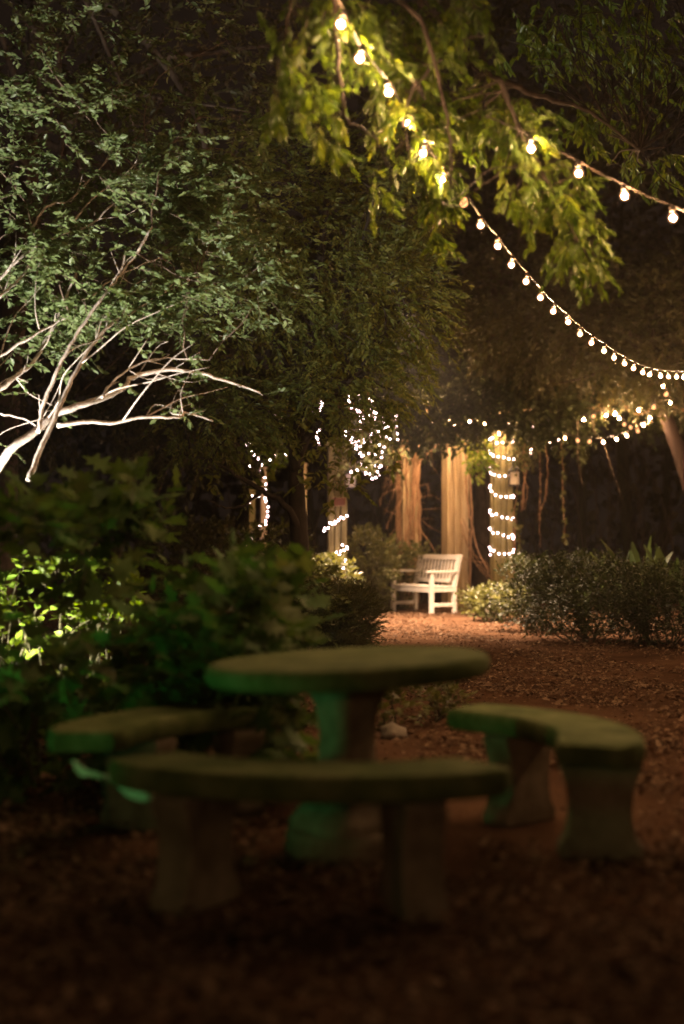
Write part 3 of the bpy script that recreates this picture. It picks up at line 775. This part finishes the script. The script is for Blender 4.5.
def path_fill_lamp():  # downlight added to brighten the path and the bench
    pos = np.array(P(404, 300, 20.6)); dv = unit(np.array([1.7, 20.2, 0])-pos)
    t = thing('added_downlight', 'added downlight hidden high in the trees, brightening the path and white bench', 'spotlight', pos)
    m = MB(); tube(m, [pos-dv*.14, pos-dv*.12, pos-dv*.02, pos, pos+dv*.085], [.03, .045, .048, .055, .060], n=16, cap=False); m.build('housing', M['metal'], t)
    m = MB(); tube(m, [pos-dv*.12+UP*.01, pos-dv*.1+UP*.3, (pos[0]+.2, 24.5, pos[2]+.5), (pos[0]+1.2, 28.6, pos[2]+.8)], .012, n=6); m.build('bracket', M['metal'], t)
    m = MB(); tube(m, [pos+dv*.001, pos+dv*.006], [.047, .047], n=16); m.build('lens', M['lens'], t)
    l = bpy.data.lights.new('spotlight_beam', 'SPOT'); l.energy = 13000; l.color = (1, .66, .42); l.spot_size = math.radians(96); l.spot_blend = 1; l.shadow_soft_size = .06
    lo = bpy.data.objects.new('spotlight_beam', l); C.objects.link(lo); lo.location = Vector(pos+dv*.09); lo.rotation_euler = Vector(dv).to_track_quat('-Z', 'Y').to_euler()
path_fill_lamp()

# ------------------------------------------------------------------ trees behind the pergola
def crown_tree(name, label, base, trunk, r0, r1, ells, n, mat, lsize, seed, bark='darkbark', limbs=14, m=9, gap=.2, gs=.8, tw_len=.35):
    t = thing(name, label, 'tree', (base[0], base[1], 0), None)
    b, lf, tw = MB(), MB(), MB()
    s = smooth_path(trunk, 5); tube(b, s, np.linspace(r0, r1, len(s)), n=10)
    p, o = blob_points(n, ells, gap, gs, .5, seed)
    for q in range(limbs): limb(b, s[rng.integers(len(s)//2, len(s))], p[rng.integers(len(p))], r1*.8, .012, .05, 6)
    dr = unit(o)*.7+rng.normal(0, .5, p.shape)-UP*.2
    sprays(lf, tw, p, dr, tw_len*(.6+.8*rng.random(len(p))), m, lsize, T_LANCE, .45, 55, .25, .5, .004, hang=.2)
    b.build('trunk', M[bark], t, smooth=True); tw.build('twig', M['darkbark'], t); lf.build('crown', M[mat], t)
crown_tree('leaning_tree', 'tree with reddish leaning trunk at the right edge below the far bulbs', P(720, 560, 23),
           [P(716, 612, 23), P(702, 530, 23), P(684, 466, 23), P(671, 430, 23), P(655, 390, 23.2), P(640, 350, 23.6), P(610, 300, 24)], .15, .07,
           [(P(610, 330, 22.9), (1.7, 1.0, 1.1), 1.6), (P(690, 330, 22.7), (1.4, 1, 1.2), 1.2), (P(540, 310, 23.2), (1.4, 1, 1.1), 1.2)], 2300, 'l_dark', .10, 3, 'redbark', limbs=8)
crown_tree('tall_tree', 'tall dark tree rising behind the pergola posts', P(480, 540, 29), [(3.0, 29.5, -.1), (3.0, 29.4, 3), (3.2, 29.2, 6), (3.2, 29, 8.5)], .28, .1,
           [(P(500, 260, 28), (3.0, 1.8, 2.6), 2), (P(610, 200, 29), (2.8, 1.8, 2.8), 1.6), (P(520, 350, 27.2), (2.6, 1.2, .9), 1.3), (P(440, 330, 28), (1.8, 1.4, 1.6), 1), (P(640, 60, 27), (3.2, 1.6, 2.4), 1.8), (P(420, 40, 28), (3, 1.6, 2.4), 1.4)], 3800, 'l_dark', .12, 4, limbs=20, gs=1.2, tw_len=.45)
crown_tree('shade_tree', 'dark tree filling the upper left behind the pale branches', P(80, 540, 19), [(-4.6, 19, -.1), (-4.5, 19, 3), (-4.2, 19, 6), (-4, 18.8, 9)], .25, .08,
           [(P(80, 120, 18), (2.6, 1.6, 2.4), 2), (P(200, 40, 19), (2.2, 1.6, 2.0), 1.4), (P(40, 330, 18), (1.9, 1.2, 1.6), 1.2), (P(190, 400, 18.5), (1.2, 1, .9), .7)], 2000, 'l_dark', .10, 5, limbs=18, gs=.9)

# ------------------------------------------------------------------ vines of the pergola
def pergola_vine():
    t = thing('climbing_vine', 'dark leafy vine roofing the pergola above the posts', 'vine', (1.8, 25, 0))
    b, lf, tw = MB(), MB(), MB()
    # along the row of posts: an irregular roof with a ragged lower edge
    n = 2300
    px = rng.uniform(360, 690, n); edge = 428+8*np.sin(px*.09)+9*np.sin(px*.037+1)-10*(px > 560)
    py = edge-rng.random(n)**1.2*58+rng.normal(0, 5, n)
    p = PA(px, py, 25.1+rng.normal(0, .45, n))
    keep = [noise.noise(Vector((q*1.6).tolist())) < .2 for q in p]; p = p[np.array(keep)]
    dr = np.stack([rng.normal(0, .6, len(p)), rng.normal(-.2, .6, len(p)), rng.normal(-.35, .45, len(p))], -1)
    sprays(lf, tw, p, dr, .25+.25*rng.random(len(p)), 8, .095, T_LANCE, .6, 60, .3, .55, .004, hang=.3)
    for y0 in (24.2, 24.9, 25.6):
        q = [P(x, 408+rng.normal(0, 4), y0+rng.normal(0, .1)) for x in range(330, 720, 22)]
        tube(b, smooth_path(q, 4), .028, n=6, jit=.01)
    for x in (419, 468, 512):      # stems climbing the posts to the roof
        q = [P(x+rng.normal(0, 2), y, 24.9+.1*rng.normal()) for y in (606, 570, 530, 490, 450, 415)]
        tube(b, smooth_path(q, 4), .022, .014, n=6, jit=.008)
    # the ragged front fringe
    n = 1100
    px = rng.uniform(366, 590, n); edge = 436+5*np.sin(px*.11)+7*np.sin(px*.043+2)
    p = PA(px, edge-rng.random(n)**.9*46, 23.3+rng.normal(0, .15, n))
    dr = np.stack([rng.normal(0, .6, n), rng.normal(-.2, .4, n), rng.normal(-.3, .4, n)], -1)
    sprays(lf, tw, p, dr, .16+.16*rng.random(n), 8, .095, T_LANCE, .62, 60, .3, .7, .004, hang=.3)
    b.build('stem', M['vine'], t, smooth=True); tw.build('twig', M['blackbark'], t); lf.build('foliage', M['l_bush'], t)
pergola_vine()
def fringe(label, px, py, rx, ry, d, n, mat, lsize=.09):
    t = thing('vine_shoot', label, 'vine', P(px, py, d)); lf, tw = MB(), MB()
    u = unit(rng.normal(size=(n, 3)))*(rng.random((n, 1))**.5); p = PA(px+u[:, 0]*rx, py+u[:, 1]*ry, d+u[:, 2]*.3)
    sprays(lf, tw, p, rng.normal(0, .6, p.shape)-UP*.3, .22, 7, lsize, T_LANCE, .6, 60, .3, .5, .004, hang=.3)
    tube(tw, smooth_path([P(px, py-ry-12, d), P(px+2, py-ry*.3, d), P(px-2, py+ry*.5, d)], 4), .012, .006, n=5)
    lf.build('foliage', M[mat], t); tw.build('stem', M['vine'], t)
fringe('yellow green leafy shoots between the bare post and the lit post', 477, 452, 13, 24, 24.2, 60, 'l_lime')
fringe('leafy vine tuft hanging just right of the lit post', 523, 446, 12, 16, 24.0, 40, 'l_ivy')
fringe('leaves around the tangle of fairy lights', 368, 440, 34, 36, 22.0, 90, 'l_ivy', .10)
fringe('yellow leaves lit by fairy lights left of the trunk', 270, 440, 22, 34, 22.6, 50, 'l_lime', .10)

def wrapped_vine():
    X, d0, h, wd = pA[1:]
    t = thing('dry_vine', 'tangle of dry orange brown vine stems wrapping the left post', 'vine', (X, d0, 0))
    b = MB()
    for q in range(44):
        a = rng.random()*6.283; z = rng.uniform(0, 1.4); pts = []
        tw_ = rng.normal(0, 1.6 if q % 3 else 4); r = wd*(.52+.14*rng.random())
        for k in range(9):
            zz = z+(h-z)*k/8
            aa = a+tw_*k/8+rng.normal(0, .22); rr = r*(1+.08*rng.normal())
            pts.append((X+math.cos(aa)*rr, d0+math.sin(aa)*rr, zz))
        tube(b, smooth_path(pts, 3), .016*(.5+.9*rng.random()), n=5)
    for q in range(46):      # loose twigs
        z = rng.uniform(.7, h); a = rng.random()*6.283
        p0 = np.array([X+math.cos(a)*wd*.6, d0+math.sin(a)*wd*.6, z]); dv = unit(np.array([math.cos(a), math.sin(a), rng.normal(0, .8)]))
        L = .2+.4*rng.random(); tube(b, smooth_path([p0, p0+dv*L*.5+rng.normal(0, .05, 3), p0+dv*L+rng.normal(0, .1, 3)-UP*.1], 3), .006, .003, n=4)
    b.build('stem', M['vine'], t, smooth=True)
    # bunch of loose dry stems at the left
    t2 = thing('dry_vine', 'loose dry vine twigs spilling left of the wrapped post', 'vine', P(395, 560, 24.8)); m = MB()
    for q in range(14):
        p0 = P(402+rng.normal(0, 3), 445+rng.uniform(-8, 90), 25.2); dx = -rng.uniform(8, 26)
        e = P(402+dx, p0.z and (540-(p0.z-EYE)*F/25.2)+rng.uniform(5, 45), 24.9+rng.normal(0, .25)); mid = (p0+e)/2+Vector((rng.normal(0, .1), 0, rng.uniform(0, .2)))
        tube(m, smooth_path([p0, mid, e], 4), .005, .002, n=4)
    m.build('stem', M['vine'], t2)
wrapped_vine()

def stem_vine(label, pts, d, r, group=None, leaf=None, nl=0, mat='vine', name='hanging_vine', strands=1, jit=1.5):
    t = thing(name, label, 'vine', P(pts[0][0], pts[0][1], d), group); m = MB(); lf = MB()
    for s in range(strands):
        p = [P(x+rng.normal(0, jit if strands > 1 else .4), y+rng.normal(0, jit if strands > 1 else .4), d+rng.normal(0, .05)) for x, y in pts]
        sp = smooth_path(p, 6); tube(m, sp, r, r*.6, n=5, jit=.006)
        if nl:
            q = sp[rng.integers(0, len(sp), nl)]+rng.normal(0, .02, (nl, 3))
            leaves(lf, q, rng.normal(0, .6, q.shape)-UP*.5, rng.normal(0, .6, q.shape)-np.array([0, 1, 0]), .06+.04*rng.random(nl), T_LANCE, .8)
    m.build('stem', M[mat], t, smooth=True)
    if nl: lf.build('foliage', M[leaf], t)
stem_vine('bare brown vine leaning from the bare post down to the ground', [(466, 470), (467, 495), (471, 525), (478, 550), (489, 572)], 24.6, .02)
stem_vine('spray of dry vine stems rooted between bench and lit post', [(464, 525), (472, 550), (482, 566), (491, 580)], 24.3, .009, strands=5, jit=4)
stem_vine('bare stick slanting up between the two brown posts', [(418, 525), (428, 540), (438, 556)], 25.0, .012)
stem_vine('thin bare twig arching between the heads of the brown posts', [(418, 462), (428, 454), (437, 446), (446, 438)], 25.0, .014)
stem_vine('ivy strand hanging right of the lit post', [(517, 470), (518, 490), (515, 515), (520, 540), (517, 560)], 24.1, .007, leaf='l_ivy', nl=46)
stem_vine('ivy strand hanging below the leftmost far bulb', [(561, 442), (562, 470), (563, 500), (565, 525), (564, 545)], 23.8, .007, leaf='l_ivy', nl=40)
stem_vine('pale bare vine hanging in a loop right of the ivy', [(546, 445), (547, 470), (546, 495), (541, 510), (538, 520)], 23.8, .008)
stem_vine('bare vine hanging straight just left of the ivy', [(540, 446), (541, 480), (540, 520), (541, 548)], 24, .007)
stem_vine('curling bare vine hanging among the far bulbs', [(592, 406), (593, 425), (599, 438), (606, 452), (612, 470), (622, 500)], 22.6, .006, mat='darkbark')
stem_vine('thin vine dangling under the bunched far bulbs', [(578, 420), (578, 450), (580, 475), (584, 485)], 22.8, .006, mat='darkbark')
stem_vine('bundle of dry hanging vine roots beside the lit post', [(524, 440), (525, 465), (523, 490), (522, 510)], 24.2, .009, strands=5, jit=1.6)

# ------------------------------------------------------------------ far wood and thicket
def far_wood():
    lf = MB(); n = 36000
    a = rng.uniform(-1.25, 1.25, n); r = rng.uniform(33, 40, n)
    top = 10+3*np.sin(a*9)+1.5*np.sin(a*23+1)
    z = rng.random(n)**.9*top
    p = np.stack([r*np.sin(a), r*np.cos(a), z], -1)
    leaves(lf, p, rng.normal(0, 1, p.shape), rng.normal(0, .6, p.shape)-np.array([0, 1, 0]), .22+.22*rng.random(n), T_LANCE, .6)
    for q in range(70):
        aa = rng.uniform(-1.2, 1.2); rr = rng.uniform(31, 37); x, y = rr*math.sin(aa), rr*math.cos(aa)
        tube(lf, smooth_path([(x, y, -.1), (x+rng.normal(0, .3), y, 4), (x+rng.normal(0, .6), y, 9)], 3), .14, .05, n=6)
    tag(lf.build('far_wood', M['l_dark']), 'dark wood closing the garden off behind the pergola', 'wood', kind='stuff')
    # bare thicket behind the posts
    b = MB()
    for q in range(150):
        x = rng.uniform(-3, 9); y = rng.uniform(27, 30); h = rng.uniform(1.5, 4.5); dx = rng.normal(0, .5)
        tube(b, smooth_path([(x, y, 0), (x+dx*.3+rng.normal(0, .1), y, h*.4), (x+dx, y+rng.normal(0, .2), h*.8), (x+dx*1.6+rng.normal(0, .2), y, h)], 3), .016, .005, n=4)
    tag(b.build('thicket', M['blackbark']), 'dim tangle of bare upright stems behind the posts', 'thicket', kind='stuff')
far_wood()

# ------------------------------------------------------------------ shrubs
def pb(px0, px1, ytop, d): return ((px0+px1)/2-342)*d/F, d, (px1-px0)/2*d/F, EYE-(ytop-HZ)*d/F
def sh(name, label, px0, px1, ytop, d, ry, n, mat, ls, cat='shrub', **k):
    x, y, rx, h = pb(px0, px1, ytop, d); return bush(name, label, cat, x, y, rx, ry, h, n, mat, ls, **k)
sh('leafy_bush', 'broad dark small leaved bush right of the path', 520, 640, 556, 16.8, .8, 1900, 'l_bush', .043, m=7, gap=.3, tw_len=.14)
sh('leafy_bush', 'dark bush at the right edge of the picture beside the path', 610, 720, 566, 16.2, .8, 1700, 'l_bush', .043, m=7, gap=.3, tw_len=.14)
sh('leafy_bush', 'low bush tucked between the lit post and the broad dark bush', 500, 560, 560, 18.8, .5, 500, 'l_bush', .05, m=7, gap=.3, tw_len=.14)
sh('ground_ivy', 'low ivy clump at the foot of the lit post', 470, 530, 588, 21.0, .5, 330, 'l_ivy', .07, 'plant', m=6, tw_len=.14)
sh('ground_ivy', 'low leafy clump just right of the white bench legs', 462, 500, 592, 22.6, .4, 160, 'l_ivy', .07, 'plant', m=6, tw_len=.14)
sh('evergreen_shrub', 'rounded dark feathery shrub left of the white bench', 308, 376, 590, 13.6, .42, 1500, 'l_dark', .06, tpl=T_LANCE, width=.16, m=9, tw_len=.16, gap=.0, flat=.8)
sh('leafy_bush', 'olive bush directly behind the left end of the white bench', 368, 432, 546, 24.6, .5, 420, 'l_ivy', .075, m=6)
sh('leafy_bush', 'bush below the tangle of fairy lights beside the pale post', 345, 395, 530, 23.4, .6, 420, 'l_ivy', .075, m=6)
sh('leafy_bush', 'small bush in front of the foot of the pale post', 305, 350, 558, 19.5, .4, 200, 'l_ivy', .08, m=6, gap=.1)
sh('leafy_bush', 'bush with upright shoots at the foot of the tree trunk', 225, 305, 528, 17.2, .6, 480, 'l_ivy', .075, m=6)
sh('leafy_bush', 'wide low bush left of the tree trunk under the thin post', 150, 250, 520, 18.5, .7, 550, 'l_dark', .075, m=6)
sh('leafy_bush', 'mid green bush between the tree and the feathery shrub', 255, 345, 568, 13.4, .5, 620, 'l_ivy', .065, m=6)
sh('lobed_shrub', 'tall shrub with large lobed leaves at the left edge', -150, 160, 506, 7.0, .75, 480, 'l_hyd', .14, tpl=T_LOBE, width=1.0, m=4, tw_len=.3, gap=.12, gs=.4, hang=.3, lobes=7, thin=(-20, 165, 550, 662))
sh('lobed_shrub', 'shrub with large lobed leaves spreading behind the concrete table', 140, 302, 588, 6.9, .6, 380, 'l_hyd', .14, tpl=T_LOBE, width=1.0, m=4, tw_len=.3, gap=.15, gs=.4, hang=.3, lobes=6)
sh('lobed_shrub', 'dim lobed leaf shrub below the pale branches', 35, 165, 504, 8.0, .35, 230, 'l_hyd', .16, tpl=T_LOBE, width=1.0, m=4, tw_len=.3, gap=.15, gs=.4, hang=.3, lobes=6, thin=(-20, 165, 550, 662))
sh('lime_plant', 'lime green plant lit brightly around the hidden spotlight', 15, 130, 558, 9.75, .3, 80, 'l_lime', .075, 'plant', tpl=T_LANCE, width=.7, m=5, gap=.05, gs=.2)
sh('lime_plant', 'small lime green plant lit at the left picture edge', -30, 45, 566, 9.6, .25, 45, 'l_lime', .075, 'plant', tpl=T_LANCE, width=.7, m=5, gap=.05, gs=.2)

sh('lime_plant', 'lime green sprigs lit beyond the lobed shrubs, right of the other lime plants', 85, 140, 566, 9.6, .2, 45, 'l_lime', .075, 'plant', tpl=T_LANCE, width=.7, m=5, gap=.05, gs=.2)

def strap_plant(label, px, py, d, n, h, group='broad leaved plants behind the dark bush'):
    base = P(px, 600, d); base.z = 0
    t = thing('broadleaf_plant', label, 'plant', base, group)
    m = MB()
    for q in range(n):
        a = rng.random()*6.283; L = h*(.7+.4*rng.random()); wv = .075+.03*rng.random(); lean = .1+.35*rng.random()
        e = np.array([math.cos(a), math.sin(a), 0]); s = np.array([-e[1], e[0], 0]); tw_ = rng.normal(0, .6)
        s = s*math.cos(tw_)+e*math.sin(tw_); v = []; b0 = np.array(base)+e*.06*rng.random()
        for k in range(8):
            f = k/7; c = b0+e*L*lean*f*f+UP*L*(f-.12*f*f*lean)
            ww = wv*(.12 if f < .35 else math.sin(math.pi*min(1, (f-.30)/.72))**.7)
            v += [c-s*ww+e*.01, c, c+s*ww+e*.01]
        fs = []
        for k in range(7): fs += [[3*k, 3*k+1, 3*k+4, 3*k+3], [3*k+1, 3*k+2, 3*k+5, 3*k+4]]
        m.add(v, fs, np.full(24, rng.random()))
    m.build('blade', M['l_strap'], t, smooth=True)
for lb, px, d, n, h in (('upright broad bladed plant, leftmost behind the dark bush', 584, 19.0, 9, .98), ('broad bladed plant between two others behind the dark bush', 614, 19.3, 12, 1.05), ('tallest broad bladed plant behind the dark bush', 642, 19.6, 13, 1.18),
                        ('broad bladed plant at the right edge behind the dark bush', 668, 19.2, 12, 1.08), ('short broad bladed plant low behind the right dark bush', 688, 18.8, 10, .95)):
    strap_plant(lb, px, 0, d, n, h)

# low plants and stones by the path and the table
sh('ground_plant', 'low leafy plant on the earth behind the right concrete bench', 405, 470, 690, 9.4, .25, 60, 'l_ivy', .06, 'plant', m=5, tw_len=.12, stems=5)
sh('ground_plant', 'low green plant beside the pale rock behind the table', 375, 405, 688, 9.0, .15, 30, 'l_ivy', .07, 'plant', m=5, tw_len=.12, stems=4)
def rock(label, c, s, seed):
    t = MB(); n = 14; v = []; fs = []
    for a in range(9):
        th = math.pi*a/8
        for b in range(n):
            ph = 2*math.pi*b/n; q = Vector((math.sin(th)*math.cos(ph), math.sin(th)*math.sin(ph), math.cos(th)))
            k = 1+.55*noise.noise(q*1.5+Vector((seed, 0, 0)))
            v.append((c[0]+q.x*s[0]*k, c[1]+q.y*s[1]*k, max(-.02, s[2]*.6+q.z*s[2]*k)))
    for a in range(8):
        for b in range(n): fs.append([a*n+b, (a+1)*n+b, (a+1)*n+(b+1) % n, a*n+(b+1) % n])
    t.add(v, fs)
    tag(t.build('rock', M['stone'], None, (c[0], c[1], 0), smooth=True), label, 'rock')
rock('pale rounded rock on the earth just behind the table pedestal', ((392-342)*8.6/F, 8.6), (.085, .07, .055), 1)
rock('pale stone at the foot of the right lit post', ((495-342)*22/F, 22.0), (.12, .10, .22), 5)
def green_lit_strip():  # strip made up for a green-lit patch; its pale tone carries the light
    base = P(92, 812, 5.9); base.z = 0
    t = thing('ground_plant', 'made-up leaf strip standing in for a green-lit patch between the left and front concrete benches', 'plant', base)
    m = MB()
    s = smooth_path([P(x, y, 4.9+z) for x, y, z in ((73, 763, -.05), (83, 771, .15), (98, 775, .35), (114, 780, .35), (130, 788, .15), (151, 798, -.1))], 4)
    ww = np.interp(np.linspace(0, 1, len(s)), [0, .12, .3, .5, .75, .9, 1], [.012, .026, .010, .012, .036, .030, .004])
    v = []
    for k, c in enumerate(s): v += [c+UP*ww[k]-np.array([.3*ww[k], .3*ww[k], 0]), c+np.array([0, .006, 0]), c-UP*ww[k]+np.array([.2*ww[k], -.3*ww[k], 0])]
    fs = []
    for k in range(len(s)-1): fs += [[3*k, 3*k+1, 3*k+4, 3*k+3], [3*k+1, 3*k+2, 3*k+5, 3*k+4]]
    m.add(v, fs, np.full(len(v), .9))
    st = MB(); tube(st, smooth_path([np.array(base), P(108, 820, 5.4), P(104, 777, 5.25)], 4), .006, n=5); st.build('stem', M['stem'], t)
    m.build('leaf', M['l_greenlit'], t)
green_lit_strip()

# ------------------------------------------------------------------ moon
s = bpy.data.lights.new('moon', 'SUN'); s.energy = .004; s.angle = math.radians(10); s.color = (1, .86, .72)
so = bpy.data.objects.new('moon', s); C.objects.link(so); so.location = (0, 0, 30); so.rotation_euler = (math.radians(35), math.radians(12), math.radians(150))

# ------------------------------------------------------------------ haze added for bulb halos and lifted blacks
def haze():
    m, t, out = nt('bulb halo haze')
    v = t.nodes.new('ShaderNodeVolumePrincipled'); v.inputs['Color'].default_value = (1, .93, .88, 1); v.inputs['Density'].default_value = .0006
    v.inputs['Anisotropy'].default_value = .3
    t.links.new(v.outputs[0], out.inputs['Volume'])
    b = MB(); box(b, (0, 30, 8), (130, 100, 18.5)); o = b.build('haze', m); tag(o, 'thin added haze giving the bulbs halos and lifting the blacks', kind='stuff')
haze()
